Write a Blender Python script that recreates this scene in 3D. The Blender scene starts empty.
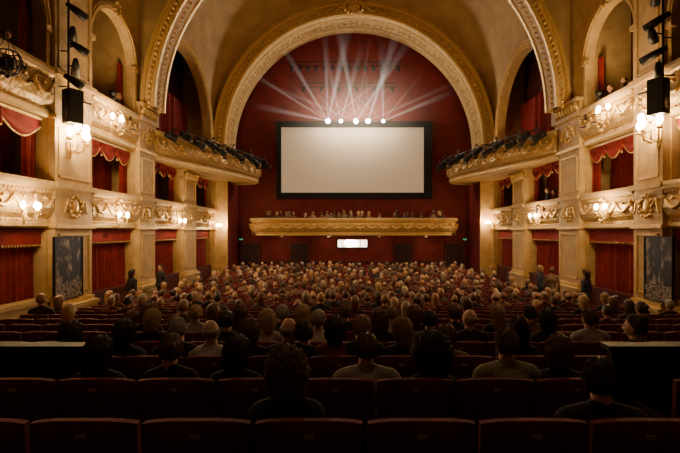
import bpy, math, random
from mathutils import Vector, Matrix, noise
random.seed(7)
W=8.17; ZC=3.1; CX=-0.17; F0=453.3
PI=math.pi
def col(o):
    bpy.context.scene.collection.objects.link(o); return o
def X_at(px,Y): return (px-351)*Y/F0+CX
def Z_at(py,Y): return ZC-(py-232)*Y/F0
def FL(y): return max(0.13,1.23-0.1*(y-2.25))
# ---------------------------------------------------------------- materials
def newmat(name):
    m=bpy.data.materials.new(name); m.use_nodes=True
    nt=m.node_tree; return m,nt,nt.nodes["Principled BSDF"]
def pmat(name,c,c2=None,rough=.6,metal=0,scale=6,bump=0,bscale=40,emit=None,es=0,kind='NOISE',sheen=0):
    m,nt,b=newmat(name); N=nt.nodes; L=nt.links
    b.inputs['Roughness'].default_value=rough; b.inputs['Metallic'].default_value=metal
    b.inputs['Base Color'].default_value=(*c,1)
    if sheen: b.inputs['Sheen Weight'].default_value=sheen; b.inputs['Sheen Tint'].default_value=(.8,.15,.1,1)
    tc=N.new('ShaderNodeTexCoord')
    if c2:
        n=N.new('ShaderNodeTexNoise'); n.inputs['Scale'].default_value=scale; n.inputs['Detail'].default_value=6
        L.new(tc.outputs['Object'],n.inputs['Vector'])
        r=N.new('ShaderNodeValToRGB'); r.color_ramp.elements[0].position=.35; r.color_ramp.elements[1].position=.65
        r.color_ramp.elements[0].color=(*c,1); r.color_ramp.elements[1].color=(*c2,1)
        L.new(n.outputs['Fac'],r.inputs['Fac']); L.new(r.outputs['Color'],b.inputs['Base Color'])
    if bump:
        if kind=='VORO':
            n=N.new('ShaderNodeTexVoronoi'); out='Distance'; n.feature='SMOOTH_F1'
        else:
            n=N.new('ShaderNodeTexNoise'); out='Fac'; n.inputs['Detail'].default_value=4
        n.inputs['Scale'].default_value=bscale; L.new(tc.outputs['Object'],n.inputs['Vector'])
        bp=N.new('ShaderNodeBump'); bp.inputs['Strength'].default_value=bump; bp.inputs['Distance'].default_value=.03
        L.new(n.outputs[out],bp.inputs['Height']); L.new(bp.outputs['Normal'],b.inputs['Normal'])
    if emit:
        b.inputs['Emission Color'].default_value=(*emit,1); b.inputs['Emission Strength'].default_value=es
    return m
CREAM=pmat('cream_plaster',(.62,.43,.19),(.50,.32,.12),.62,0,3,.25,9)
CREAM2=pmat('ochre_vault',(.48,.31,.13),(.36,.22,.08),.7,0,1.2,.3,5)
ORN=pmat('gilded_relief',(.70,.49,.21),(.42,.25,.08),.42,.3,14,.9,11,kind='VORO')
GOLD=pmat('gold_leaf',(.85,.60,.25),(.60,.38,.12),.38,.5,20,.4,30)
RED=pmat('red_wall',(.19,.011,.007),(.13,.008,.005),.7,0,2,.1,20)
DRED=pmat('dark_red_panel',(.11,.008,.006),(.07,.005,.005),.6,0,4)
VEL=pmat('velvet_curtain',(.25,.009,.007),(.16,.006,.006),.85,0,5,.2,60,sheen=.2)
SEATM=pmat('maroon_upholstery',(.15,.009,.009),(.10,.006,.007),.75,0,9,.3,90,sheen=.15)
WOOD=pmat('dark_wood',(.025,.010,.007),(.015,.006,.005),.6,0,8)
BLACK=pmat('black_metal',(.012,.011,.011),None,.5,.3)
BLKCL=pmat('black_masking_cloth',(.006,.005,.005),None,.95)
CARP=pmat('dark_carpet',(.05,.007,.006),(.03,.005,.004),.95,0,10)
DARKIN=pmat('box_interior',(.09,.016,.010),(.06,.011,.008),.8,0,2)
BULB=pmat('lit_bulb',(1,.8,.5),None,.4,emit=(1,.74,.40),es=130)
LENS=pmat('lit_stage_lens',(1,1,1),None,.4,emit=(1,.96,.88),es=200)
PLATE=pmat('brass_plate',(.5,.38,.2),None,.4,.6)
SCR=pmat('self_lit_screen',(.56,.45,.32),(.54,.43,.305),.9,0,.6,emit=(.60,.44,.28),es=.34)  # emission stands in for projector light falling on the screen
WINL=pmat('lit_window',(1,.9,.7),None,.5,emit=(1,.85,.6),es=5)
EXITM=pmat('exit_sign_glow',(.1,.6,.2),None,.5,emit=(.15,1,.4),es=.25)
SKIN=pmat('skin',(.55,.31,.20),(.48,.26,.17),.55,0,12,.1,80)
EYE=pmat('eye',(.6,.55,.5),None,.2)
def objcol_mat(name,rough,bumps,streak=False):
    m,nt,b=newmat(name); N=nt.nodes; L=nt.links
    oi=N.new('ShaderNodeObjectInfo'); tc=N.new('ShaderNodeTexCoord')
    n=N.new('ShaderNodeTexNoise'); n.inputs['Scale'].default_value=bumps; n.inputs['Detail'].default_value=5
    L.new(tc.outputs['Object'],n.inputs['Vector'])
    mx=N.new('ShaderNodeMixRGB'); mx.blend_type='MULTIPLY'; mx.inputs['Fac'].default_value=.6
    L.new(oi.outputs['Color'],mx.inputs[1]); L.new(n.outputs['Fac'],mx.inputs[2])
    L.new(mx.outputs[0],b.inputs['Base Color']); b.inputs['Roughness'].default_value=rough
    bp=N.new('ShaderNodeBump'); bp.inputs['Strength'].default_value=.4; bp.inputs['Distance'].default_value=.01
    L.new(n.outputs['Fac'],bp.inputs['Height']); L.new(bp.outputs['Normal'],b.inputs['Normal'])
    return m
CLOTH=objcol_mat('clothing',.85,25); HAIR=objcol_mat('hair',.42,60)
def rand_mat(name,cols,seed,rough):
    m,nt,b=newmat(name); N=nt.nodes; L=nt.links
    oi=N.new('ShaderNodeObjectInfo')
    a=N.new('ShaderNodeMath'); a.operation='MULTIPLY'; a.inputs[1].default_value=seed
    f=N.new('ShaderNodeMath'); f.operation='FRACT'
    L.new(oi.outputs['Random'],a.inputs[0]); L.new(a.outputs[0],f.inputs[0])
    r=N.new('ShaderNodeValToRGB'); r.color_ramp.interpolation='CONSTANT'
    e=r.color_ramp.elements
    e[0].position=0; e[0].color=(*cols[0],1); e[1].position=1/len(cols); e[1].color=(*cols[1],1)
    for i in range(2,len(cols)):
        q=e.new(i/len(cols)); q.color=(*cols[i],1)
    L.new(f.outputs[0],r.inputs['Fac']); L.new(r.outputs['Color'],b.inputs['Base Color'])
    b.inputs['Roughness'].default_value=rough
    return m
HAIRR=rand_mat('crowd_hair',[(.18,.08,.038),(.06,.03,.015),(.34,.18,.08),(.10,.05,.022),(.50,.31,.15),(.22,.11,.05),(.08,.04,.02),(.36,.28,.20)],7.31,.5)
CLOTHR=rand_mat('crowd_clothing',[(.04,.022,.022),(.13,.06,.045),(.03,.027,.035),(.24,.16,.12),(.09,.025,.02),(.10,.08,.07),(.04,.03,.03),(.18,.05,.035)],3.77,.85)
# ---------------------------------------------------------------- mesh builder
class MB:
    def __init__(s): s.v=[]; s.f=[]; s.m=[]; s.s=[]; s.mats=[]
    def mi(s,mat):
        if mat not in s.mats: s.mats.append(mat)
        return s.mats.index(mat)
    def add(s,vs,fs,mat,sm=False):
        o=len(s.v); s.v.extend([tuple(p) for p in vs]); k=s.mi(mat)
        for f in fs:
            s.f.append([i+o for i in f]); s.m.append(k); s.s.append(sm)
    def box(s,x0,x1,y0,y1,z0,z1,mat,f=None):
        vs=[(x,y,z) for x in(x0,x1) for y in(y0,y1) for z in(z0,z1)]
        if f: vs=[f(*p) for p in vs]
        s.add(vs,[(0,1,3,2),(4,6,7,5),(0,4,5,1),(2,3,7,6),(0,2,6,4),(1,5,7,3)],mat)
    def sphere(s,c,r,mat,n=12,k=8,f=None):
        if not hasattr(r,'__len__'): r=(r,r,r)
        vs=[(c[0],c[1],c[2]+r[2])]
        for i in range(1,k):
            t=PI*i/k
            for j in range(n):
                p=2*PI*j/n; vs.append((c[0]+r[0]*math.sin(t)*math.cos(p),c[1]+r[1]*math.sin(t)*math.sin(p),c[2]+r[2]*math.cos(t)))
        vs.append((c[0],c[1],c[2]-r[2])); L=len(vs)-1; fs=[]
        for j in range(n): fs.append((0,1+j,1+(j+1)%n)); fs.append((L,L-n+(j+1)%n,L-n+j))
        for i in range(k-2):
            for j in range(n):
                a=1+i*n+j; b=1+i*n+(j+1)%n; fs.append((a,a+n,b+n,b))
        if f: vs=[f(*p) for p in vs]
        s.add(vs,fs,mat,True)
    def tube(s,pts,r,mat,n=6,caps=True,sm=True,f=None):
        pts=[Vector(p) for p in pts]; vs=[]; N=len(pts)
        for i,p in enumerate(pts):
            d=(pts[min(i+1,N-1)]-pts[max(i-1,0)]).normalized()
            u=d.orthogonal() if i==0 else (pu-d*pu.dot(d))
            if u.length<1e-6: u=d.orthogonal()
            u.normalize(); pu=u; w=d.cross(u)
            rr=r[i] if hasattr(r,'__len__') else r
            for j in range(n):
                a=2*PI*j/n; vs.append(p+(u*math.cos(a)+w*math.sin(a))*rr)
        fs=[]
        for i in range(N-1):
            for j in range(n):
                fs.append((i*n+j,i*n+(j+1)%n,(i+1)*n+(j+1)%n,(i+1)*n+j))
        if caps: fs.append(tuple(range(n-1,-1,-1))); fs.append(tuple(range((N-1)*n,N*n)))
        if f: vs=[f(*p) for p in vs]
        s.add(vs,fs,mat,sm)
    def caps(s,a,b,ra,rb,mat,n=14):
        s.sphere(a,ra,mat,n,10); s.sphere(b,rb,mat,n,10); s.tube([a,b],[ra*.99,rb*.99],mat,n)
    def lathe(s,prof,c,mat,n=16,f=None):
        vs=[]; 
        for r,z in prof:
            for j in range(n): vs.append((c[0]+r*math.cos(2*PI*j/n),c[1]+r*math.sin(2*PI*j/n),c[2]+z))
        fs=[(i*n+j,i*n+(j+1)%n,(i+1)*n+(j+1)%n,(i+1)*n+j) for i in range(len(prof)-1) for j in range(n)]
        if f: vs=[f(*p) for p in vs]
        s.add(vs,fs,mat,True)
    def sweep(s,path,prof,mats,closed=True):
        vs=[];N=len(path);K=len(prof)
        for i in range(N):
            a=Vector(path[max(i-1,0)]);b=Vector(path[min(i+1,N-1)]);d=(b-a).normalized(); n=Vector((-d.y,d.x))
            for (q,z) in prof: vs.append((path[i][0]+n.x*q,path[i][1]+n.y*q,z))
        for k in range(K if closed else K-1):
            fs=[(i*K+k,i*K+(k+1)%K,(i+1)*K+(k+1)%K,(i+1)*K+k) for i in range(N-1)]
            s.add_idx(vs,fs,mats[k] if isinstance(mats,list) else mats)
        if closed:
            s.add(vs[:K],[tuple(range(K))],mats[0] if isinstance(mats,list) else mats); s.add(vs[-K:],[tuple(range(K))],mats[0] if isinstance(mats,list) else mats)
    def add_idx(s,vs,fs,mat):
        used=sorted({i for f in fs for i in f}); mp={u:i for i,u in enumerate(used)}
        s.add([vs[u] for u in used],[[mp[i] for i in f] for f in fs],mat,False)
    def mesh(s,name):
        me=bpy.data.meshes.new(name); me.from_pydata([tuple(map(float,p)) for p in s.v],[],s.f)
        for m in s.mats: me.materials.append(m)
        me.polygons.foreach_set('material_index',s.m); me.polygons.foreach_set('use_smooth',s.s); me.update()
        return me
    def obj(s,name,parent=None):
        o=col(bpy.data.objects.new(name,s.mesh(name)))
        if parent: o.parent=parent
        return o
def ring(mb,f,uc,zs,R0,R1,w0,w1,mat,n=48,a0=0,a1=PI,ry=1,msoff=None):
    q=[]
    for i in range(n+1):
        a=a0+(a1-a0)*i/n; c,sn=math.cos(a),math.sin(a)*ry
        q+= [f(uc+R0*c,zs+R0*sn,w0),f(uc+R1*c,zs+R1*sn,w0),f(uc+R1*c,zs+R1*sn,w1),f(uc+R0*c,zs+R0*sn,w1)]
    for k in range(4):
        mm=(msoff if (msoff and k==3) else mat)
        mb.add_idx(q,[(i*4+k,i*4+(k+1)%4,i*4+4+(k+1)%4,i*4+4+k) for i in range(n)],mm)
def beads(mb,f,uc,zs,R,w,r,mat,n,a0=0,a1=PI,ry=1):
    for i in range(n+1):
        a=a0+(a1-a0)*i/n; mb.sphere(f(uc+R*math.cos(a),zs+R*math.sin(a)*ry,w),r,mat,6,4)
def arch_panel(mb,f,u0,u1,z0,z1,uc,R,zs,w0,w1,mat,n=40,ry=1):
    A=[(uc-R*math.cos(PI*i/n),zs+R*ry*math.sin(PI*i/n)) for i in range(n+1)]
    for w in (w0,w1):
        for (a,b) in ((u0,uc-R),(uc+R,u1)):
            if b>a: mb.add([f(a,z0,w),f(b,z0,w),f(b,z1,w),f(a,z1,w)],[(0,1,2,3)],mat)
        vs=[];fs=[]
        for i,(u,z) in enumerate(A): vs+=[f(u,z,w),f(u,z1,w)]
        fs=[(2*i,2*i+2,2*i+3,2*i+1) for i in range(n)]
        mb.add(vs,fs,mat)
    B=[(uc-R,z0)]+A+[(uc+R,z0)]
    vs=[];
    for u,z in B: vs+=[f(u,z,w0),f(u,z,w1)]
    mb.add(vs,[(2*i,2*i+2,2*i+3,2*i+1) for i in range(len(B)-1)],mat)
def SF(s):
    return lambda u,z,w: (s*(W-w),u,z)
def sbox(mb,s,u0,u1,z0,z1,w0,w1,mat):
    mb.box(u0,u1,z0,z1,w0,w1,mat,f=SF(s))
# ---------------------------------------------------------------- floor
fl=MB(); ys=[-3+0.5*i for i in range(66)]
vs=[];
for y in ys: vs+=[(-W-1.6,y,FL(y)),(W+1.6,y,FL(y))]
fl.add(vs,[(2*i,2*i+1,2*i+3,2*i+2) for i in range(len(ys)-1)],CARP)
fl.obj('floor')
# ---------------------------------------------------------------- side walls
A0,A1,B0,B1=3.2,4.42,6.1,7.4
PIERS={-1:[(-3,7.6),(11.9,13.7),(16.7,18.1),(21.1,22.9),(25.9,26.5)],1:[(-3,7.6),(11.8,13.1),(16.1,17.8),(21.2,22.9),(25.9,26.5)]}
def moulded_panel(mb,f,u0,u1,z0,z1,w,mat,t=.05):
    for a,b,c,d in((u0,u1,z0,z0+t),(u0,u1,z1-t,z1),(u0,u0+t,z0,z1),(u1-t,u1,z0,z1)):
        mb.box(a,b,c,d,w,w+.03,mat,f=f)
def parapet_profile(z0,z1,o=0.0):
    h=z1-z0
    return [(-.25,z0),(.02+o,z0),(.10+o,z0+.05),(.10+o,z0+.12*h),(.04+o,z0+.2*h),(.16+o,z0+.30*h),(.22+o,z0+.45*h),(.20+o,z0+.62*h),(.12+o,z0+.74*h),(.14+o,z0+.78*h),(.24+o,z0+.84*h),(.26+o,z0+.93*h),(.24+o,z1),(-.25,z1)]
PM=[CREAM,CREAM,GOLD,CREAM,ORN,ORN,ORN,ORN,CREAM,GOLD,CREAM,CREAM,CREAM,CREAM]
def swag(mb,fn,L,zt,drop,r,mat):
    for i in range(L):
        pts=[];rr=[]
        for k in range(13):
            t=(i+k/12)/L; z=zt-drop*4*(k/12)*(1-k/12); pts.append(fn(t,z,.03)); rr.append(r*(.45+1.1*math.sin(PI*k/12)))
        mb.tube(pts,rr,mat,6)
        for dz in(0,.07,.13): mb.sphere(fn(i/L,zt-dz,.04),r*(1.4-dz*4),mat,7,5)
        c=fn((i+.5)/L,zt-.04,.04); mb.sphere(c,(r*1.5,r*1.5,r*1.5),mat,8,6)
    mb.sphere(fn(1,zt,.04),r*1.4,mat,7,5)
def parapet(s,u0,u1,z0,z1,name='balcony_parapet'):
    mb=MB(); f=SF(s); pr=parapet_profile(z0,z1); h=z1-z0
    vs=[f(u,z,w) for u in(u0,u1) for (w,z) in pr]; K=len(pr)
    for k in range(K): mb.add([vs[k],vs[(k+1)%K],vs[K+(k+1)%K],vs[K+k]],[(0,1,2,3)],PM[k])
    mb.add(vs[:K],[tuple(range(K))],CREAM); mb.add(vs[K:],[tuple(range(K))],CREAM)
    n=max(2,round((u1-u0)/.75))
    fn=lambda t,z,w:f(u0+.06+(u1-u0-.12)*t,z,.20+w)
    swag(mb,fn,n,z0+.66*h,.24*h,.035,GOLD)
    uc=(u0+u1)/2
    for i in range(11):
        a=2*PI*i/11; mb.sphere(f(uc+.24*math.cos(a),z0+.5*h+.3*h*math.sin(a),.27),.055,GOLD,7,5)
    mb.sphere(f(uc,z0+.5*h,.24),(.07,.17,.24),CREAM,12,8)
    m=int((u1-u0)/.12)
    for i in range(m):
        u=u0+(i+.3)*(u1-u0)/m; mb.box(u,u+.06,z0+.755*h,z0+.80*h,.13,.19,CREAM,f=f)
        mb.sphere(f(u+.03,z0+.16*h,.10),.022,GOLD,6,4)
    return mb.obj(name)
def curtain(mb,s,u0,u1,z0,z1,w,amp=.05,fold=.17):
    f=SF(s); nu=max(8,int((u1-u0)/.028)); nz=6; vs=[]
    for j in range(nz+1):
        z=z0+(z1-z0)*j/nz
        for i in range(nu+1):
            u=u0+(u1-u0)*i/nu
            k=amp*(math.sin(u*2*PI/fold+.6*math.sin(u*3.1))+.4*math.sin(u*2*PI/fold*2.3+1+j*.15))
            vs.append(f(u,z,w+k*(1.1-.4*j/nz)))
    mb.add(vs,[(j*(nu+1)+i,j*(nu+1)+i+1,(j+1)*(nu+1)+i+1,(j+1)*(nu+1)+i) for j in range(nz) for i in range(nu)],VEL,True)
def valance(mb,s,u0,u1,zt,h,w,n):
    f=SF(s)
    for i in range(n):
        a=u0+(u1-u0)*i/n; b=u0+(u1-u0)*(i+1)/n; NU=14; NV=8; vs=[]; edge=[]
        for j in range(NV+1):
            for k in range(NU+1):
                t=k/NU; dr=h*(.35+.65*math.sin(PI*t))*j/NV
                vs.append(f(a+(b-a)*t,zt-dr,w+.05*math.sin(j/NV*PI*3.2)*math.sin(PI*t)+.03*math.sin(PI*t)))
        edge=vs[-(NU+1):]
        mb.add(vs,[(j*(NU+1)+k,j*(NU+1)+k+1,(j+1)*(NU+1)+k+1,(j+1)*(NU+1)+k) for j in range(NV) for k in range(NU)],VEL,True)
        mb.tube(edge,.022,GOLD,5)
        mb.tube([f(a,zt,w+.03),f(a,zt-h*.75,w+.03)],[.03,.05],VEL,6)
        mb.sphere(f(a,zt-h*.8,w+.03),.04,GOLD,6,5)
    sbox(mb,s,u0,u1,zt-.03,zt+.04,w-.05,w+.06,GOLD)
for s,nm in((-1,'left'),(1,'right')):
    f=SF(s); P=PIERS[s]; wb=MB()
    wb.box(*( (s*(W+1.6),s*(W+1.75)) if s>0 else (-(W+1.75),-(W+1.6)) ),-3,29.3,0,16.5,DARKIN)
    for i,(a,b) in enumerate(P):
        sbox(wb,s,a,b,0,(B0 if i==3 else 16.5),-1.6,0,CREAM)
    bays=[(P[i][1],P[i+1][0]) for i in range(4)]
    for i,(a,b) in enumerate(bays):
        sbox(wb,s,a,b,A0+.05,A0+.25,-1.6,-.05,DARKIN); sbox(wb,s,a,b,B0,B0+.25,-1.6,-.05,DARKIN)
        if i<2: sbox(wb,s,a,b,B0+.25,B0+.62,-1.55,-.27,DARKIN)
        if i==0:
            sbox(wb,s,a,b,0,1.28,-.25,.05,CREAM); sbox(wb,s,a,b,1.28,1.38,-.25,.12,CREAM); moulded_panel(wb,f,a+.3,b-.3,.35,1.1,.05,GOLD,.04)
        else: sbox(wb,s,a,b,0,1.15,-.20,-.02,DRED); sbox(wb,s,a,b,1.15,1.22,-.22,.03,DRED)
    sbox(wb,s,18,26,B0,B0+.25,-1.6,.0,DARKIN)
    for (a,b) in [bays[0],bays[1]]:
        R=(b-a)/2-.12; arch_panel(wb,f,a,b,B1,16.5,(a+b)/2,R,10.45-R,-.25,0,CREAM)
    yc=22.0
    arch_panel(wb,f,P[2][1],P[4][0],B0,16.5,yc,3.45,8.35,-.3,0,CREAM)
    wb.obj('wall_'+nm)
    tr=MB()
    for (a,b) in (bays[0],bays[1]):
        R=(b-a)/2-.12; z=10.45-R
        ring(tr,f,(a+b)/2,z,R,R+.20,0,.10,CREAM); ring(tr,f,(a+b)/2,z,R+.06,R+.13,.08,.14,GOLD)
        sbox(tr,s,a,a+.14,B1,z,0,.10,CREAM); sbox(tr,s,b-.14,b,B1,z,0,.10,CREAM)
        sbox(tr,s,a-.02,a+.22,z-.1,z+.06,0,.16,GOLD); sbox(tr,s,b-.22,b+.02,z-.1,z+.06,0,.16,GOLD)
        for k in range(9):
            aa=2*PI*k/9; tr.sphere(f((a+b)/2+.16*math.cos(aa),10.6+.22*math.sin(aa),.16),.06,GOLD,7,5)
    ring(tr,f,yc,8.35,3.45,3.85,0,.14,CREAM,60); ring(tr,f,yc,8.35,3.55,3.66,.12,.20,GOLD,60); ring(tr,f,yc,8.35,3.74,3.80,.12,.18,GOLD,60)
    beads(tr,f,yc,8.35,3.49,.15,.045,GOLD,56)
    sbox(tr,s,18.15,18.55,B1,8.35,0,.14,CREAM); sbox(tr,s,25.45,25.85,B1,8.35,0,.14,CREAM)
    for u in (18.1,25.3): sbox(tr,s,u,u+.6,8.2,8.42,0,.22,GOLD)
    tr.obj('trim_arch_'+nm)
    for i,(a,b) in enumerate(P[1:],1):
        mb=MB(); top={1:13.0,2:7.9,3:B0-.02,4:8.3}[i]
        sbox(mb,s,a+.05,b-.05,0,top,0,.20,CREAM)
        sbox(mb,s,a-.02,b+.02,0,1.0,0,.34,CREAM); sbox(mb,s,a-.05,b+.05,1.0,1.1,0,.38,CREAM); sbox(mb,s,a-.05,b+.05,0,.22,0,.40,CREAM)
        sbox(mb,s,a+.02,b-.02,1.1,1.22,0,.27,GOLD)
        if b-a>1:
            for z0,z1 in((1.4,A0-.15),(A1+.15,B0-.2),(B1+.1,top-.9)):
                if z1>z0+.3: moulded_panel(mb,f,a+.18,b-.18,z0,z1,.20,GOLD,.045)
            moulded_panel(mb,f,a+.2,b-.2,.3,.9,.34,CREAM)
        for z0,z1 in((A0,A1),(B0,B1)):
            if z1<top:
                sbox(mb,s,a-.02,b+.02,z1-.14,z1,0,.32,CREAM); sbox(mb,s,a-.02,b+.02,z0,z0+.10,0,.28,GOLD)
                if b-a>1:
                    uc=(a+b)/2; zc=(z0+z1)/2
                    for k in range(12):
                        aa=2*PI*k/12; mb.sphere(f(uc+.26*math.cos(aa),zc+.3*math.sin(aa),.24),.05,GOLD,7,5)
                    mb.sphere(f(uc,zc,.22),(.06,.14,.2),GOLD,10,8)
                    for sg in(-1,1):
                        pts=[f(uc+sg*(.3+.25*t),zc+.18*math.sin(t*5),.24) for t in [q/10 for q in range(11)]]
                        mb.tube(pts,.03,GOLD,6)
        sbox(mb,s,a-.04,b+.04,top-.12,top,0,.36,CREAM); sbox(mb,s,a,b,top-.55,top-.48,0,.26,GOLD)
        nn=max(2,int((b-a)/.22))
        for k in range(nn):
            u=a+.05+(k+.5)*(b-a-.1)/nn
            mb.tube([f(u,top-.48,.21),f(u,top-.3,.27),f(u,top-.17,.33),f(u,top-.2,.38)],[.07,.09,.06,.02],GOLD,6)
        mb.obj('pilaster')
    for i,(a,b) in enumerate(bays):
        parapet(s,a,b,A0,A1)
        if i<2: parapet(s,a,b,B0,B1)
        c=MB(); g=.05
        curtain(c,s,a+g,b-g,1.0,A0-.02,-.34,.05,.2)
        sbox(c,s,a+.02,b-.02,A0-.42,A0-.03,-.16,-.12,VEL)
        for k in range(int((b-a)/.1)): c.tube([f(a+.05+k*.1,A0-.42,-.12),f(a+.05+k*.1,A0-.48,-.12)],.02,GOLD,4)
        c.obj('red_curtain')
        c=MB()
        curtain(c,s,a+g,b-g,A1-.1,B0,-.85,.07,.24)
        curtain(c,s,a+g,a+.5,A1,B0-.1,-.25,.05,.13); curtain(c,s,b-.5,b-g,A1,B0-.1,-.25,.05,.13)
        valance(c,s,a+.05,b-.05,B0-.06,.55,-.12,3)
        c.obj('box_curtain')
        if i<2:
            c=MB(); curtain(c,s,a+g,a+.4,B1,9.2,-.4,.06,.15); curtain(c,s,b-.4,b-g,B1,9.2,-.4,.06,.15); c.obj('gallery_curtain')
    c=MB(); curtain(c,s,18.2,25.8,B1-.8,10.2,-1.3,.08,.3); c.obj('gallery_curtain')
    path=[(W-.05,18.0),(7.45,20),(6.85,22),(6.30,24),(5.95,25.4),(5.80,26.3),(5.78,26.9),(5.9,27.4),(6.2,27.8),(6.7,28.05),(7.45,28.15)]
    sm=[]
    for i in range(len(path)-1):
        for k in range(4):
            t=k/4; p0=Vector(path[max(i-1,0)]);p1=Vector(path[i]);p2=Vector(path[i+1]);p3=Vector(path[min(i+2,len(path)-1)])
            q=.5*((2*p1)+(p2-p0)*t+(2*p0-5*p1+4*p2-p3)*t*t+(3*p1-p0-3*p2+p3)*t**3); sm.append((s*q.x,q.y))
    sm.append((s*path[-1][0],path[-1][1]))
    g=MB(); pr=parapet_profile(6.0,7.15)
    pr=[(d*s*1.0,z) for d,z in pr]
    g.sweep(sm,pr,PM)
    n=len(sm); vs=[(x,y,6.05) for x,y in sm]+[(s*(W+.1),y,6.05) for x,y in sm]
    g.add(vs,[(i,i+1,n+i+1,n+i) for i in range(n-1)],CREAM2)
    vs=[(x,y,6.2) for x,y in sm]+[(s*(W+.1),y,6.2) for x,y in sm]
    g.add(vs,[(i,i+1,n+i+1,n+i) for i in range(n-1)],DARKIN)
    cum=[0]
    for i in range(n-1): cum.append(cum[-1]+(Vector(sm[i+1])-Vector(sm[i])).length)
    def along(d):
        d=max(0,min(cum[-1]-1e-4,d))
        for i in range(n-1):
            if cum[i+1]>=d:
                t=(d-cum[i])/(cum[i+1]-cum[i]); a=Vector(sm[i]);b=Vector(sm[i+1]); p=a.lerp(b,t); dd=(b-a).normalized(); nn_=Vector((-dd.y,dd.x))*s; return p,nn_
    def fn(t,z,w):
        p,nn_=along(.1+t*(cum[-1]-.2)); q=p+nn_*(.20+w); return (q.x,q.y,z)
    swag(g,fn,16,6.78,.28,.035,GOLD)
    k=int(cum[-1]/.14)
    for i in range(k):
        g.sphere(fn(i/k,6.18,-.09),.024,GOLD,6,4); 
    g.obj('side_gallery')
    for i in range(11):
        p,nn_=along(.5+i*.88); e=col(bpy.data.objects.new('stage_spotlight',None)); e.location=(p.x+nn_.x*.52,p.y+nn_.y*.52,6.98+.16*(i%2)); e.scale=(1.4,)*3
        b=MB(); b.lathe([(0,-.16),(.08,-.16),(.10,-.05),(.11,.14),(.13,.15),(.13,.20),(.11,.20),(0,.12)],(0,0,0),BLACK,12,f=lambda x,y,z:(x,z,y))
        b.tube([(-.14,0,0),(-.14,0,.2),(.14,0,.2),(.14,0,0)],.014,BLACK,5); b.tube([(0,0,.2),(0,0,.28)],.03,BLACK,6)
        for sg in(-1,1): b.box(-.1,.1,.2,.32,sg*.13-.005,sg*.13+.005,BLACK)
        o=b.obj('lamp_head',e); e.rotation_euler=(-.5+.2*random.random(),0,(s*.8)+random.uniform(-.5,.5))
        if i in(3,6):  # added fill from two of the spotlights, brightens the balcony front
            ld=bpy.data.lights.new('added_balcony_fill','SPOT'); ld.energy=560; ld.color=(1,.70,.38); ld.spot_size=.7; ld.spot_blend=.9; ld.shadow_soft_size=.1
            lo=col(bpy.data.objects.new('added_balcony_fill',ld)); src=Vector((p.x+nn_.x*.85,p.y+nn_.y*.85,7.1)); lo.parent=e
            dd=Vector((-s*1.5,27.2,3.2))-src
            bpy.context.view_layer.update(); lo.matrix_world=Matrix.Translation(src)@dd.to_track_quat('-Z','Y').to_matrix().to_4x4()
    rl=MB(); rl.tube([fn(t/30,7.3,.30) for t in range(2,27)],.028,BLACK,6)
    for t in range(2,27,4): rl.tube([fn(t/30,7.3,.30),fn(t/30,7.1,.02)],.018,BLACK,5)
    rl.obj('lighting_rail')
# ---------------------------------------------------------------- vault / ceiling
ce=MB(); NU,NV=48,28; vs=[]
for j in range(NV+1):
    ph=-PI/2+PI*j/NV; y=22.15+4.4*math.sin(ph); a=3.75*math.cos(ph)
    for i in range(NU+1):
        th=-PI/2+PI*i/NU; x=W*math.sin(th); vs.append((x,y,8.2+8.0*math.cos(th)+a))
ce.add(vs,[(j*(NU+1)+i,j*(NU+1)+i+1,(j+1)*(NU+1)+i+1,(j+1)*(NU+1)+i) for j in range(NV) for i in range(NU)],CREAM2,True)
ce.box(-W-1.7,W+1.7,-3,17.3,16.5,16.7,CREAM2)
ce.box(-W-1.7,W+1.7,17.3,29.6,20.2,20.4,CREAM2)
ce.obj('ceiling')
FF=lambda u,z,w:(u,w,z)
ar=MB()
arch_panel(ar,FF,-W-1.6,W+1.6,7.8,20.2,0,7.72,7.8,17.25,17.45,CREAM2,60)
ring(ar,FF,0,7.8,7.55,8.1,17.0,17.9,CREAM,72,msoff=CREAM)
ring(ar,FF,0,7.8,7.50,7.62,16.92,17.05,GOLD,72); ring(ar,FF,0,7.8,7.9,8.02,16.9,17.02,GOLD,72)
ring(ar,FF,0,7.8,7.50,7.60,17.8,17.95,GOLD,72)
beads(ar,FF,0,7.8,7.75,16.98,.075,GOLD,120); beads(ar,FF,0,7.8,7.5,17.4,.06,GOLD,110)
ar.obj('ceiling_rib')
pa=MB(); R=7.45; zc=8.2
arch_panel(pa,FF,-W-1.6,W+1.6,zc,20.2,0,R+.1,zc,26.5,26.7,CREAM,64)
ring(pa,FF,0,zc,R,R+.72,26.25,28.6,CREAM,80,msoff=CREAM)
ring(pa,FF,0,zc,R+.02,R+.16,26.15,26.3,GOLD,80); ring(pa,FF,0,zc,R+.55,R+.70,26.12,26.3,GOLD,80)
beads(pa,FF,0,zc,R+.35,26.24,.09,GOLD,96); beads(pa,FF,0,zc,R-.01,27.2,.07,GOLD,96)
ring(pa,FF,0,zc,R-.04,R+.02,26.6,26.75,GOLD,80); ring(pa,FF,0,zc,R-.04,R+.02,27.7,27.85,GOLD,80)
for i in range(64):
    a=PI*(i+.5)/64
    for w in(26.95,27.5):
        c=Vector((R*math.cos(a),w,zc+R*math.sin(a))); r_=Vector((math.cos(a),0,math.sin(a))); t=Vector((-math.sin(a),0,math.cos(a)))
        vs=[c+t*(sx*.12)+Vector((0,sy*.18,0))-r_*h for h in(0,.04) for sx,sy in((-1,-1),(1,-1),(1,1),(-1,1))]
        pa.add(vs,[(4,5,6,7),(0,1,5,4),(1,2,6,5),(2,3,7,6),(3,0,4,7)],CREAM2)
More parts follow.
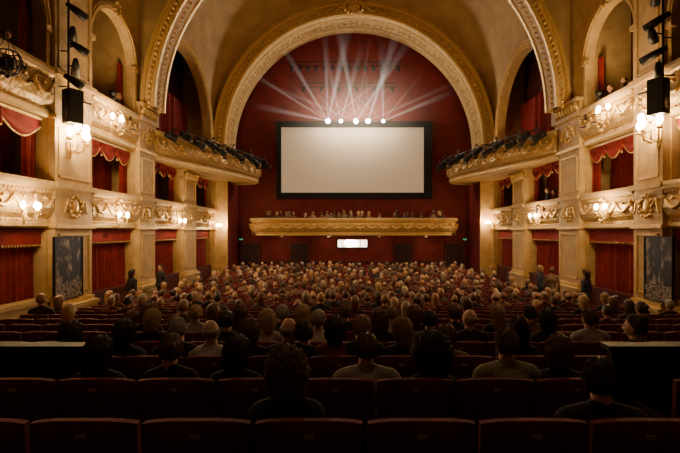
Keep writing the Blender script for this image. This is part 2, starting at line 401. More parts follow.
for k in range(14):
    aa=2*PI*k/14; pa.sphere((.55*math.cos(aa),26.1,zc+R+.42+.34*math.sin(aa)),.12,GOLD,8,6)
pa.sphere((0,26.12,zc+R+.4),(.4,.16,.28),CREAM,14,10)
for s in(-1,1):
    for k in range(10):
        pa.tube([(s*(.6+.12*k),26.12,zc+R+.35-.05*k*.5+.12*math.sin(k*1.3)),(s*(.72+.12*k),26.12,zc+R+.33-.05*k*.5+.12*math.sin((k+1)*1.3))],.07-.004*k,GOLD,6)
pa.obj('proscenium_arch')
# ---------------------------------------------------------------- end wall
ew=MB()
ew.box(-R-.8,R+.8,29.3,29.5,0,20,RED)
for s in(-1,1):
    ew.box(min(s*R,s*(W+1.6)),max(s*R,s*(W+1.6)),26.5,29.3,0,8.2,RED)
ew.obj('wall_end')
tr=MB()
for s in(-1,1): 
    tr.box(min(s*(R-.08),s*(R+.7)),max(s*(R-.08),s*(R+.7)),26.3,26.5,0,8.2,CREAM)
    tr.box(min(s*(R-.12),s*(R-.05)),max(s*(R-.12),s*(R-.05)),26.25,26.4,0,8.2,GOLD)
for z in(2.0,): tr.box(-R,R,29.22,29.3,z-.9,z-.8,WOOD)
tr.obj('trim_end_wall')
Ys=29.0
sx0,sx1=X_at(281,Ys),X_at(424,Ys); sz0,sz1=Z_at(193,Ys),Z_at(127,Ys)
e=col(bpy.data.objects.new('cinema_screen',None))
m=MB(); m.box(sx0,sx1,Ys,Ys+.03,sz0,sz1,SCR); m.obj('screen_surface',e)
m=MB(); fx0,fx1,fz0,fz1=X_at(276.5,Ys),X_at(432,Ys),Z_at(198.5,Ys),Z_at(121.5,Ys)
for a,b,c,d in((fx0,fx1,sz1-.02,fz1),(fx0,fx1,fz0,sz0+.02),(fx0,sx0+.02,sz0,sz1),(sx1-.02,fx1,sz0,sz1)):
    m.box(a,b,Ys-.08,Ys+.12,c,d,BLKCL)
m.box(fx0,fx1,Ys+.12,Ys+.3,fz0,fz1,BLKCL)
m.obj('masking_frame',e)
bal=MB(); bp=[]
corner=[(-6.15,29.25),(-6.15,28.0)]+[(-6.15+.8*(1-math.cos(PI/2*k/8)),28.0-.8*math.sin(PI/2*k/8)) for k in range(1,9)]
corner+= [(-5+x,27.2) for x in range(0,11)]
corner+= [(6.15-.8*(1-math.cos(PI/2*k/8)),28.0-.8*math.sin(PI/2*k/8)) for k in range(8,0,-1)]+[(6.15,28.0),(6.15,29.25)]
zb0,zb1=Z_at(236,27.1),Z_at(218,27.1)
pr=parapet_profile(zb0,zb1); pr=[(-d,z) for d,z in pr]
bal.sweep(corner,pr,PM)
n=len(corner)
cum2=[0]
for i in range(n-1): cum2.append(cum2[-1]+(Vector(corner[i+1])-Vector(corner[i])).length)
def al2(d):
    for i in range(n-1):
        if cum2[i+1]>=d-1e-6:
            t=(d-cum2[i])/max(1e-6,(cum2[i+1]-cum2[i])); a=Vector(corner[i]);b=Vector(corner[i+1]);dd=(b-a).normalized(); return a.lerp(b,t),Vector((dd.y,-dd.x))
    return Vector(corner[-1]),Vector((1,0))
def fn2(t,z,w):
    p,nn_=al2(t*cum2[-1]); q=p+nn_*(.2+w); return (q.x,q.y,z)
swag(bal,fn2,22,zb0+.66*(zb1-zb0),.26,.04,GOLD)
for i in range(110): bal.sphere(fn2((i+.5)/110,zb0+.17,-.09),.035,GOLD,6,4)
bal.box(-6.1,6.1,27.3,29.3,zb0+.02,zb0+.2,DARKIN)
bal.obj('rear_balcony')
for x in(-4.5,-1.6,1.6,4.5):  # added lamps, put in to brighten the wall under the balcony
    e=col(bpy.data.objects.new('added_soffit_fill',None)); e.location=(x,28.2,zb0)
    m=MB(); m.lathe([(0,.02),(.11,.02),(.12,-.03),(.09,-.06)],(0,0,0),GOLD,14); m.sphere((0,0,-.03),(.085,.085,.04),WINL,12,8); m.obj('added_roundel',e)
    ld=bpy.data.lights.new('soffit_fill','POINT'); ld.energy=12; ld.color=(1,.6,.32); ld.shadow_soft_size=.08
    lo=col(bpy.data.objects.new('soffit_fill',ld)); lo.parent=e; lo.location=(0,0,-.22)
e=col(bpy.data.objects.new('projection_window',None))
m=MB(); m.box(X_at(338,29.2),X_at(367,29.2),29.22,29.25,Z_at(247,29.2),Z_at(240,29.2),WINL)
for px in(347,353): m.sphere((X_at(px,29.1),29.14,Z_at(243,29.1)),(.13,.06,.15),LENS,10,8)
m.obj('lit_pane',e)
m=MB(); a,b,c,d=X_at(337,29.2),X_at(368,29.2),Z_at(248,29.2),Z_at(239,29.2)
for q in((a,b,c,c+.06),(a,b,d-.06,d),(a,a+.06,c,d),(b-.06,b,c,d),((a*3+b)/4-.02,(a*3+b)/4+.02,c,d),((a+3*b)/4-.02,(a+3*b)/4+.02,c,d)): m.box(q[0],q[1],29.15,29.28,q[2],q[3],WOOD)
m.obj('frame',e)
for k,px in enumerate((250,300,403,455)):
    m=MB(); x=X_at(px,29.2); m.box(x-.55,x+.55,29.2,29.3,0.1,2.3,WOOD); m.box(x-.65,x-.55,29.15,29.3,0.1,2.4,DRED); m.box(x+.55,x+.65,29.15,29.3,.1,2.4,DRED); m.box(x-.65,x+.65,29.15,29.3,2.3,2.42,DRED)
    moulded_panel(m,lambda u,z,w:(u,29.2-w,z),x-.42,x-.06,.4,2.1,0,DRED); moulded_panel(m,lambda u,z,w:(u,29.2-w,z),x+.06,x+.42,.4,2.1,0,DRED)
    m.sphere((x+.02,29.14,1.1),.04,GOLD,8,6)
    m.obj('door_%d'%(k+1))
for px in (239,467):
    m=MB(); x=X_at(px,28.6); m.box(x-.12,x+.12,29.1,29.16,2.58,2.68,EXITM); m.box(x-.14,x+.14,29.16,29.3,2.56,2.70,BLACK); m.obj('exit_sign')
# ---------------------------------------------------------------- light shafts and haze painted as glowing volumes
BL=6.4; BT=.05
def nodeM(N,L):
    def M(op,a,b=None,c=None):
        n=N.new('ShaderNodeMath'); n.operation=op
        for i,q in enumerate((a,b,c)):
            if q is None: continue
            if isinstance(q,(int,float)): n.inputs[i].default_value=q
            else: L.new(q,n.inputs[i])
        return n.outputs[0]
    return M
def shaft_glow_mat():  # shaft light painted as volume emission, not scattered from the lamps
    m=bpy.data.materials.new('shaft_glow_volume'); m.use_nodes=True; nt=m.node_tree; N=nt.nodes; L=nt.links
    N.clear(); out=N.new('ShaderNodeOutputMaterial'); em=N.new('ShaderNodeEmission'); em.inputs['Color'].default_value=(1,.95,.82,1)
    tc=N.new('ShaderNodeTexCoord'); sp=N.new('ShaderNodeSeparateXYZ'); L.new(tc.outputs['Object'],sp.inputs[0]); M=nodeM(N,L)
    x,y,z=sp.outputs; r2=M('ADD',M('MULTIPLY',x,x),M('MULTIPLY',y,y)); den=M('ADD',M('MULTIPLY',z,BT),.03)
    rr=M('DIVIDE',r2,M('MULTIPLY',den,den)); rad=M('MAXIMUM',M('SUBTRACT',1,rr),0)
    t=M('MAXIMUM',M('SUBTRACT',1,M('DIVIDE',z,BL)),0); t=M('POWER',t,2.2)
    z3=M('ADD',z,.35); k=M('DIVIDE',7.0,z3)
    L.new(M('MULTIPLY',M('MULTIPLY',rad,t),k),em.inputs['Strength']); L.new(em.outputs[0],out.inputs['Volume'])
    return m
def haze_glow_mat():  # self-glowing volume painting the smoky glow around the rig
    m=bpy.data.materials.new('self_lit_haze'); m.use_nodes=True; nt=m.node_tree; N=nt.nodes; L=nt.links
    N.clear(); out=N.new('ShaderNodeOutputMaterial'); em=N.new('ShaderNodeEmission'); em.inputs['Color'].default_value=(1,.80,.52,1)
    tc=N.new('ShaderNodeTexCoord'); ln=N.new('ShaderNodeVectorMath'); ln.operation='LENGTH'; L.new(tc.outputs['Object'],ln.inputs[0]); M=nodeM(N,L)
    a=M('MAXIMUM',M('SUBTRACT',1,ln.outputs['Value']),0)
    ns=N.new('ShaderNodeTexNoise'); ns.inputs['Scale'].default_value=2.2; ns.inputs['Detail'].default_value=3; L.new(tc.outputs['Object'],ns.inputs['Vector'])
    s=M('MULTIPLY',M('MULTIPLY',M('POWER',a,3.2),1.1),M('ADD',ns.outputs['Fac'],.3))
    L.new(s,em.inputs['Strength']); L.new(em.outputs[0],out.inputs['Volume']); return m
BM=shaft_glow_mat(); bm=MB(); n=12; r1=.03+BL*BT
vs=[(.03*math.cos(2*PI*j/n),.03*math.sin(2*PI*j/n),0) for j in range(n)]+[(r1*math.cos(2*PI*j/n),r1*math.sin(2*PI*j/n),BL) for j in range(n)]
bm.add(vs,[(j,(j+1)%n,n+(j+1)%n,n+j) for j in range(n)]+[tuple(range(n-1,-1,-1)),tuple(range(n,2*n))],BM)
bmesh_=bm.mesh('glow_cone')
rig=col(bpy.data.objects.new('stage_light_rig',None))
m=MB(); Yr=28.5; zr=Z_at(121.5,Yr)
m.tube([(X_at(318,Yr),Yr+.15,zr+.05),(X_at(392,Yr),Yr+.15,zr+.05)],.03,BLACK,6)
for x in(X_at(322,Yr),X_at(388,Yr)): m.tube([(x,Yr+.15,zr+.05),(x,Yr+.2,15.0)],.012,BLACK,5)
lens=MB()
lampx=[328,341,356,368,383]
for i,px in enumerate(lampx):
    x=X_at(px,Yr); m.lathe([(0,.22),(.1,.2),(.13,0),(.15,-.12),(.13,-.12),(.1,-.05)],(x,Yr,zr),BLACK,12,f=lambda X,Y,Z,x=x:(X,Yr+(Z-zr),zr+(Y-Yr)))
    rr=(.15,.10,.15,.15,.08)[i]; lens.sphere((x,Yr-.1,zr),(rr,.05,rr),LENS,12,8)
    ld=bpy.data.lights.new('rig_lamp','POINT'); ld.energy=150; ld.color=(1,.86,.66); ld.shadow_soft_size=.15
    lo=col(bpy.data.objects.new('rig_lamp',ld)); lo.location=(x,Yr-.35,zr+.05); lo.parent=rig
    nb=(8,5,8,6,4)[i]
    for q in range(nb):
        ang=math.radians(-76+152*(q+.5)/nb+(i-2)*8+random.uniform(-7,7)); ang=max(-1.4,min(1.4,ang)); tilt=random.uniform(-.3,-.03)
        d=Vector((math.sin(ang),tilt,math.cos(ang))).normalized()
        o=col(bpy.data.objects.new('glow_shaft',bmesh_)); o.location=(x,Yr-.15,zr); o.rotation_euler=d.to_track_quat('Z','Y').to_euler(); sc=random.uniform(.5,1.1); wd=random.uniform(.5,1.3); o.scale=(sc*wd,sc*wd,sc); o.parent=rig
m.obj('rig_bar',rig); lens.obj('lenses',rig)
hz=MB(); hz.sphere((0,0,0),1,haze_glow_mat(),24,16); o=hz.obj('haze_glow',rig); o.location=(X_at(355,Yr),27.9,zr+.45); o.scale=(6.6,1.25,4.6)
for (pa_,pb_,py,k) in((288,402,66,14),(300,396,87,6)):
    m=MB(); Y=28.4; z=Z_at(py,Y); m.tube([(X_at(pa_,Y),Y,z),(X_at(pb_,Y),Y,z)],.03,BLACK,6)
    m.tube([(X_at(pa_,Y),Y,z+.25),(X_at(pb_,Y),Y,z+.25)],.03,BLACK,6)
    for i in range(k):
        x=X_at(pa_+4+(pb_-pa_-8)*i/(k-1),Y); m.tube([(x,Y,z+.25),(x,Y,z-.1)],.015,BLACK,5); m.tube([(x,Y,z-.08),(x,Y-.15,z-.3)],[.08,.12],BLACK,10)
    for x in(X_at(pa_+3,Y),X_at(pb_-3,Y)): m.tube([(x,Y,z+.2),(x,Y+.6,z+.6)],.015,BLACK,5)
    m.obj('lighting_bar')
# ---------------------------------------------------------------- sconces and added fill lights
def sconce(s,u,z,w,arms=3,power=45,sc=1.0):
    e=col(bpy.data.objects.new('candle_sconce',None)); e.location=(s*(W-w),u,z); e.rotation_euler=(0,0,PI/2*s); e.scale=(sc,)*3
    m=MB(); b=MB()
    m.sphere((0,.02,0),(.09,.03,.16),GOLD,12,8); m.sphere((0,.02,.17),(.05,.03,.07),GOLD,8,6); m.sphere((0,.02,-.18),(.04,.03,.08),GOLD,8,6)
    for i in range(arms):
        t=0 if arms==1 else -1+2*i/(arms-1); ex=t*.26; ey=.30-.12*abs(t); ez=.05+(.12 if (arms>3 and i%2) else 0)
        m.tube([(0,.03,-.02),(ex*.35,ey*.45,-.13),(ex*.8,ey*.9,-.10),(ex,ey,ez)],[.018,.016,.014,.012],GOLD,6)
        m.lathe([(.0,0),(.05,.01),(.06,.03),(.02,.03),(.02,.10),(0,.10)],(ex,ey,ez),GOLD,10)
        b.sphere((ex,ey,ez+.16),(.058,.058,.08),BULB,10,8)
        for k in range(3): m.sphere((ex+.04*math.cos(k*2.1),ey+.04*math.sin(k*2.1),ez-.04),(.008,.008,.03),GOLD,6,5)
    m.obj('bracket',e); b.obj('bulbs',e)
    ld=bpy.data.lights.new('sconce_glow','POINT'); ld.energy=power; ld.color=(1,.62,.28); ld.shadow_soft_size=.12
    lo=col(bpy.data.objects.new('sconce_glow',ld)); lo.parent=e; lo.location=(0,.46,.32)
def Ypx(s,px,w): return abs((s*(W-w)-CX)*F0/(px-351))
PK=1.35
for s,lst in((-1,[(78,142,.22,5,100,1.5),(34,210,.30,3,50,1),(126,218,.30,3,50,1),(184,223,.3,3,50,1),(220,227,.3,3,45,1),(119,122,.3,3,60,1.1)]),
             (1,[(650,131,.22,5,100,1.5),(598,210,.30,3,50,1),(531,218,.3,3,50,1),(487,224,.3,3,45,1),(601,113,.3,3,60,1.1)])):
    for px,py,w,arms,pw,sc in lst:
        Y=Ypx(s,px,w+.25); sconce(s,Y,Z_at(py,Y)-.1,w,arms,pw*PK,sc)
for s in(-1,1):
    for y,e_ in((15,40),(21,110),(25,90)):  # added uplights, put in to brighten the ceiling
        e=col(bpy.data.objects.new('added_ceiling_fill',None)); x=s*(W-.9 if y<18 else 7.3 if y<24 else 6.6); 
        if y<18: x=s*(W-.12)
        e.location=(x,y,7.48 if y<18 else 6.32)
        m=MB(); m.lathe([(0,0),(.1,0),(.1,.05),(.03,.06),(.03,.12),(.11,.14),(.13,.28),(.11,.28),(.09,.16),(0,.15)],(0,0,0),BLACK,12); m.obj('fill_housing',e)
        ld=bpy.data.lights.new('ceiling_fill','SPOT'); ld.energy=e_*3.6; ld.color=(1,.66,.32); ld.spot_size=2.2; ld.spot_blend=1; ld.shadow_soft_size=.1
        lo=col(bpy.data.objects.new('ceiling_fill',ld)); lo.parent=e; lo.location=(0,0,.35); lo.rotation_euler=(PI,s*.35,0)
for (x,y,z,pw,ty,sz) in((-4.2,20.5,15.6,2700,22,1.0),(4.2,20.5,15.6,2700,22,1.0),(-4,14.5,15.4,1700,17.5,1.0),(4,14.5,15.4,1700,17.5,1.0),(-3.5,7.5,15.4,620,9.5,1.05),(3.5,7.5,15.4,620,9.5,1.05),(0,1.0,13.5,240,4.5,1.0)):  # added lights above the frame, put in to brighten the audience
    e=col(bpy.data.objects.new('added_crowd_fill',None)); e.location=(x,y,z)
    m=MB(); m.lathe([(0,.35),(.12,.33),(.2,.2),(.22,0),(.19,0),(.16,.15),(0,.2)],(0,0,0),BLACK,16); m.tube([(0,0,.3),(0,0,(16.5 if y<17 else 18.8)-z)],.015,BLACK,6); m.sphere((0,0,.08),.10,WINL,10,8); m.obj('fill_housing',e)
    ld=bpy.data.lights.new('crowd_fill','SPOT'); ld.energy=pw; ld.color=(1,.68,.38); ld.spot_size=sz; ld.spot_blend=.9; ld.shadow_soft_size=.2
    lo=col(bpy.data.objects.new('crowd_fill',ld)); lo.parent=e; lo.location=(0,0,-.1); lo.rotation_euler=(math.atan2(ty-y,z),0,0)
# ---------------------------------------------------------------- posters, speakers etc
def poster_mat():
    m,nt,b=newmat('printed_poster'); N=nt.nodes; L=nt.links
    tc=N.new('ShaderNodeTexCoord'); sp=N.new('ShaderNodeSeparateXYZ'); L.new(tc.outputs['Generated'],sp.inputs[0])
    n=N.new('ShaderNodeTexNoise'); n.inputs['Scale'].default_value=5; n.inputs['Detail'].default_value=8; L.new(tc.outputs['Generated'],n.inputs['Vector'])
    r=N.new('ShaderNodeValToRGB'); r.color_ramp.elements[0].position=.52; r.color_ramp.elements[0].color=(.010,.009,.009,1); r.color_ramp.elements[1].position=.68; r.color_ramp.elements[1].color=(.35,.28,.20,1)
    L.new(n.outputs['Fac'],r.inputs['Fac'])
    bk=N.new('ShaderNodeTexBrick'); bk.inputs['Scale'].default_value=9; bk.inputs['Color1'].default_value=(.5,.42,.3,1); bk.inputs['Color2'].default_value=(.02,.02,.02,1); bk.inputs['Mortar'].default_value=(.012,.01,.01,1); bk.inputs['Mortar Size'].default_value=.03
    mp=N.new('ShaderNodeCombineXYZ'); L.new(sp.outputs[1],mp.inputs[0]); L.new(sp.outputs[2],mp.inputs[1]); L.new(mp.outputs[0],bk.inputs['Vector'])
    g=N.new('ShaderNodeMath'); g.operation='LESS_THAN'; g.inputs[1].default_value=.24; L.new(sp.outputs[2],g.inputs[0])
    mx=N.new('ShaderNodeMixRGB'); L.new(g.outputs[0],mx.inputs['Fac']); L.new(r.outputs['Color'],mx.inputs[1]); L.new(bk.outputs['Color'],mx.inputs[2])
    L.new(mx.outputs[0],b.inputs['Base Color']); b.inputs['Roughness'].default_value=.45; return m
PO=poster_mat()
for s,(pa_,pb_) in((-1,(55,82)),(1,(645,672))):
    w=.25; ya,yb=sorted((Ypx(s,pa_,w),Ypx(s,pb_,w))); m=MB(); zz0,zz1=(1.3,2.95)
    sbox(m,s,ya,yb,zz0,zz1,w-.04,w,PO); o=m.obj('framed_poster')
    fm=MB(); 
    for a,b,c,d in((ya-.03,yb+.03,zz0-.03,zz0),(ya-.03,yb+.03,zz1,zz1+.03),(ya-.03,ya,zz0,zz1),(yb,yb+.03,zz0,zz1)): sbox(fm,s,a,b,c,d,w-.05,w+.02,BLACK)
    q=fm.obj('poster_frame'); q.parent=o
    Y=Ypx(s,76 if s<0 else 655,.65); z=Z_at(107 if s<0 else 97,Y)
    e=col(bpy.data.objects.new('loudspeaker_cabinet',None)); e.location=(s*(W-.55),Y,z); e.rotation_euler=(0,0,s*.5)
    m=MB(); m.box(-.18,.18,-.17,.2,-.45,.45,BLACK); m.box(-.15,.15,-.185,-.17,-.42,.42,BLKCL); m.lathe([(0,0),(.13,.01),(.14,.03)],(0,0,0),BLACK,14,f=lambda x,y,z:(x,-.19-z*.3,y-.2)); m.lathe([(0,0),(.06,.01),(.07,.03)],(0,0,0),BLACK,12,f=lambda x,y,z:(x,-.19-z*.3,y+.25))
    m.obj('cabinet',e)
    m=MB(); m.tube([(0,.2,.2),(0,.5,.2)],.03,BLACK,6); m.obj('bracket',e)
    m=MB(); xx=s*(W-.45); m.tube([(xx,Y,z+.5),(xx,Y,10.5)],.03,BLACK,6)
    for zz in(z+.55,z+1.5,10.3): m.tube([(xx,Y,zz),(s*(W-.15),Y,zz)],.02,BLACK,5)
    for k,(zz,L_) in enumerate(((z+.72,.3),(z+1.1,.42),(z+1.6,.25),(z+1.95,.4),(z+2.6,.35))):
        sg=1 if k%2 else -1; ox=-s*(.10+.08*(k%3)); dr=(.35 if k%2 else -.3)
        m.tube([(xx,Y,zz),(xx+ox,Y+sg*.05,zz)],.02,BLACK,5)
        m.tube([(xx+ox+dr*.4,Y-L_*.5,zz+.08),(xx+ox,Y+.02,zz),(xx+ox-dr*.5,Y+L_*.7,zz-.12)],[.06,.10,.12],BLACK,12)
    m.obj('lighting_pipe')
for s,px,py in((-1,10,62),(1,700,60)):
    Y=Ypx(s,px,.6) if s<0 else 10.2; z=Z_at(py,Y)
    e=col(bpy.data.objects.new('wire_basket_lantern',None)); e.location=(s*(W-.55),Y,z)
    m=MB()
    for k in range(12):
        a=2*PI*k/12; m.tube([(.27*math.cos(a)*math.sin(t),.27*math.sin(a)*math.sin(t),.27*math.cos(t)*1.1) for t in [PI*(.25+.75*q/8) for q in range(9)]],.014,BLACK,4)
    for t in(.25,.5,.7): rr=.27*math.sin(PI*t); m.tube([(rr*math.cos(2*PI*q/20),rr*math.sin(2*PI*q/20),.297*math.cos(PI*t)) for q in range(21)],.017,BLACK,4)
    m.sphere((0,0,-.03),(.15,.15,.17),BLACK,12,8)
    for k in range(3): m.tube([(.19*math.cos(k*2.1),.19*math.sin(k*2.1),.21),(0,0,.6)],.008,BLACK,4)
    m.tube([(0,0,.6),(s*.4,0,.6)],.015,BLACK,5); m.sphere((0,0,-.32),.04,BLACK,8,6); m.obj('cage',e)
# ---------------------------------------------------------------- seats
def seat_mesh():
    m=MB()
    nx,nz=12,14
    for side in(0,1):
        vs=[]
        for j in range(nz+1):
            for i in range(nx+1):
                x=-.262+.524*i/nx; top=.95-.014*(abs(x)/.262)**4
                zz=.30+(top-.30)*j/nz; ex=max(0,1-((abs(x)/.262)**6))**.5; ez=max(0,1-(j/nz)**10)**.5
                th=.02+.035*ex*ez*(1 if side else .7)
                y=(th if side else -th)-.07*(zz-.3)*1.0+.02
                vs.append((x,y,zz))
        F=[(j*(nx+1)+i,j*(nx+1)+i+1,(j+1)*(nx+1)+i+1,(j+1)*(nx+1)+i) for j in range(nz) for i in range(nx)]
        m.add(vs,F,SEATM,True)
        if side==0: back=vs
        else:
            top=[back[nz*(nx+1)+i] for i in range(nx+1)]+[vs[nz*(nx+1)+i] for i in range(nx+1)]
            m.add(top,[(i,i+1,nx+1+i+1,nx+1+i) for i in range(nx)],SEATM,True)
            for c in(0,nx):
                q=[back[j*(nx+1)+c] for j in range(nz+1)]+[vs[j*(nx+1)+c] for j in range(nz+1)]
                m.add(q,[(j,j+1,nz+1+j+1,nz+1+j) for j in range(nz)],SEATM,True)
    m.sphere((0,.30,.44),(.25,.24,.05),SEATM,20,8)
    m.box(-.24,.24,.08,.5,.37,.42,WOOD)
    for x in(-.27,.27):
        m.box(x-.02,x+.02,.03,.42,.05,.60,WOOD); m.box(x-.03,x+.03,.0,.44,.60,.635,WOOD); m.box(x-.03,x+.03,.05,.42,.0,.05,BLACK)
    m.box(-.025,.025,-.070,-.060,.87,.89,PLATE)
    return m.mesh('theatre_seat')
SM=seat_mesh(); PITCH=.55
def seat_row(x0,x1,y):
    n=int((x1-x0)/PITCH)
    o=col(bpy.data.objects.new('theatre_seat_row',SM)); o.location=(x0+PITCH/2,y,FL(y))
    a=o.modifiers.new('Array','ARRAY'); a.count=n; a.use_relative_offset=False; a.use_constant_offset=True; a.constant_offset_displace=(PITCH,0,0)
NR=27
rowY=[2.25+.9*k for k in range(NR)]
for k,y in enumerate(rowY):
    if k==0: seat_row(-5.6,5.9,y)
    elif k==1: seat_row(-5.6+.1,1.75,y); seat_row(2.05,5.9,y)
    else:
        off=(k%2)*.2; seat_row(-6.6+off,6.6,y)
for s,xa in((-1,2.35),(1,1.95)):
    m=MB(); m.box(min(s*xa,s*7.2),max(s*xa,s*7.2),3.68,3.76,FL(3.7),2.14,WOOD); m.box(min(s*(xa-.04),s*7.2),max(s*(xa-.04),s*7.2),3.65,3.79,2.14,2.18,WOOD)
    moulded_panel(m,lambda u,z,w:(u,3.68-w,z),min(s*(xa+.1),s*4),max(s*(xa+.1),s*4),1.3,2.08,0,WOOD)
    m.obj('partition_screen')
# ---------------------------------------------------------------- people
def remesh(mb,vox,name,it=4):
    o=col(bpy.data.objects.new('tmp',mb.mesh('tmp'))); r=o.modifiers.new('r','REMESH'); r.mode='VOXEL'; r.voxel_size=vox; r.use_smooth_shade=True
    sm=o.modifiers.new('s','SMOOTH'); sm.factor=.5; sm.iterations=it
    dg=bpy.context.evaluated_depsgraph_get(); dg.update(); me=bpy.data.meshes.new_from_object(o.evaluated_get(dg)); me.name=name
    me.materials.clear(); me.materials.append(mb.mats[0]); bpy.data.objects.remove(o)
    for p in me.polygons: p.use_smooth=True; p.material_index=0
    return me
def body_prims(wd=1.0,stand=False,lean=0,mat=None):
    m=MB(); M_=mat or CLOTH; n=14
    def E(c,r): m.sphere(c,r,M_,18,12)
    def C(a,b,ra,rb): m.caps(a,b,ra,rb,M_,n)
    if not stand:
        E((0,.20,.53),(.18*wd,.15,.13)); E((0,.19,.70),(.15*wd,.115,.19)); E((0,.185,.88),(.172*wd,.118,.17))
        for s in(-1,1):
            C((0,.18,1.035),(s*.17*wd,.18,.985),.058,.058)
            C((s*.19*wd,.18,.965),(s*.25*wd,.21,.70),.056,.044); C((s*.25*wd,.21,.70),(s*.15,.45,.615),.044,.031)
            C((s*.095,.22,.52),(s*.12,.60,.515),.088,.062); C((s*.12,.60,.51),(s*.12,.63,.10),.060,.040); C((s*.12,.62,.05),(s*.13,.80,.04),.044,.034)
        C((0,.18,.98),(0,.185,1.06),.075,.058)
    else:
        E((0,0,.95),(.165*wd,.12,.13)); E((0,0,1.12),(.14*wd,.105,.18)); E((0,0,1.28),(.17*wd,.115,.17))
        for s in(-1,1):
            C((0,0,1.44),(s*.17*wd,0,1.39),.055,.055)
            C((s*.19*wd,0,1.37),(s*.235*wd,-.02,1.10),.054,.043); C((s*.235*wd,-.02,1.10),(s*.215*wd,.07,.86),.042,.030)
            C((s*.09,0,.90),(s*.10,.01,.50),.088,.060); C((s*.10,.01,.50),(s*.11,-.02,.10),.058,.042); C((s*.11,-.03,.05),(s*.13,.14,.04),.045,.036)
        C((0,0,1.38),(0,0,1.46),.072,.056)
    return m
def ss(a,b,x):
    t=max(0,min(1,(x-a)/(b-a))); return t*t*(3-2*t)
def headpt(n):
    x,y,z=.076*n[0],.096*n[1],.118*n[2]
    if n[2]<0:
        k=-n[2]; x*=1-.28*k**1.5
        if n[1]<0: y*=1-.5*k
    if n[1]>0:
        y+=.024*math.exp(-(x/.011)**2-((z+.018)/.020)**2)+.006*math.exp(-(x/.022)**2-((z+.058)/.009)**2)+.008*math.exp(-(x/.02)**2-((z+.098)/.018)**2)
        y+=.005*math.exp(-((z-.032)/.009)**2)*ss(.06,.03,abs(x))
        for s in(-1,1): y-=.010*math.exp(-((x-s*.031)/.015)**2-((z-.008)/.012)**2)
    return x,y,z
def head_mb(n=40,k=30,eyes=True):
    m=MB(); vs=[]
    m.sphere((0,0,0),1,SKIN,n,k); m.v=[headpt(p) for p in m.v]
    for s in(-1,1):
        m.sphere((s*.078,-.004,-.008),(.009,.019,.031),SKIN,10,8); m.sphere((s*.082,-.010,.004),(.010,.013,.018),SKIN,8,6)
        if eyes: m.sphere((s*.031,.076,.008),.011,EYE,10,8); m.sphere((s*.031,.0845,.008),.005,BLACK,8,6)
    m.tube([(0,-.015,-.19),(0,-.008,-.12),(0,0,-.05)],[.062,.054,.056],SKIN,n//2)
    return m
STY={'short':dict(T=.014,low=-.55,drop=0,amp=.003,curl=.001,st=1500),
 'crop':dict(T=.007,low=-.50,drop=0,amp=.001,curl=.0006,st=1300),
 'bob':dict(T=.024,low=-.97,drop=.06,amp=.004,curl=.002,st=1700),
 'long':dict(T=.022,low=-1.0,drop=.21,amp=.005,curl=.003,st=1900),
 'bun':dict(T=.012,low=-.55,drop=0,amp=.002,curl=.001,st=1400),
 'curly':dict(T=.036,low=-.95,drop=.07,amp=.012,curl=.010,st=2000),
 'afro':dict(T=.072,low=-.80,drop=.01,amp=.014,curl=.013,st=2400),
 'bald':dict(T=.008,low=-.5,drop=0,amp=.001,curl=.0006,st=700)}
def hairpt(n,S,off=0,bald=False):
    x,y,z=n; a=z*.9-y*.8+.12; b=(z-S['low'])*1.0
    mk=min(a,b)
    if bald: mk=min(mk,(.45-z)*.9)
    long_=S['drop']>0.0
    w=ss(0,.2,mk); t=-.014+(S['T']+.014)*w
    if long_:
        hx,hy,hz=.078*x,.097*y,.118*z
        px,py,pz=headpt(n); q=ss(.0,.25,mk); hx,hy,hz=px+(hx-px)*q,py+(hy-py)*q,pz+(hz-pz)*q
    else: hx,hy,hz=headpt(n)
    nn=noise.noise(Vector(n)*(3.5 if S['amp']<.01 else 7))*S['amp']*2
    t+=(nn+off)*w
    hx+=x*t; hy+=y*t; hz+=z*t
    if long_: hz-=S['drop']*ss(.25,-.75,z)*w; hy+=.01*ss(0,-.8,z)*w
    return (hx,hy,hz),mk
def dirn(th,ph): return (math.sin(th)*math.cos(ph),math.sin(th)*math.sin(ph),math.cos(th))
def hair_mb(style,n=48,k=36,strands=True,mat=None):
    S=STY[style]; bald=style=='bald'; m=MB(); M_=mat or HAIR
    m.sphere((0,0,0),1,M_,n,k); m.v=[hairpt(p,S,0,bald)[0] for p in m.v]
    rnd=random.Random(len(style)*7+3)
    if style=='bun':
        m.sphere((0,-.118,.055),(.042,.038,.040),M_,16,12)
        if strands:
            for q in range(160):
                a=rnd.random()*6.28; c=rnd.uniform(.2,1)
                m.tube([(c*.044*math.cos(a+t*2.2),-.118-.042*math.sqrt(max(0,1-c*c))-.002,.055+c*.042*math.sin(a+t*2.2)) for t in(0,.25,.5,.75,1)],[.001,.002,.002,.002,.0006],M_,3,False)
    if strands:
        for q in range(S['st']):
            ph=rnd.uniform(0,2*PI); th=PI*rnd.random()**.8*.8+.04; dth=rnd.uniform(.25,.7); dph=rnd.gauss(0,.18); o0=rnd.uniform(0,.004+S['curl']*.6); ph0=rnd.uniform(0,6)
            pts=[]
            for j in range(6):
                t=j/5; tt=min(PI*.97,th+dth*t); nv=dirn(tt,ph+dph*t+ (S['curl']*12)*math.sin(ph0+t*7))
                p,mk=hairpt(nv,S,o0+S['curl']*math.sin(ph0+t*9)+ (S['amp']*.7 if j==5 else 0),bald)
                if mk<.04: break
                pts.append(p)
            if len(pts)>2:
                L_=len(pts); m.tube(pts,[.0007]+[.0017]*(L_-2)+[.0005],M_,3,False)
    return m
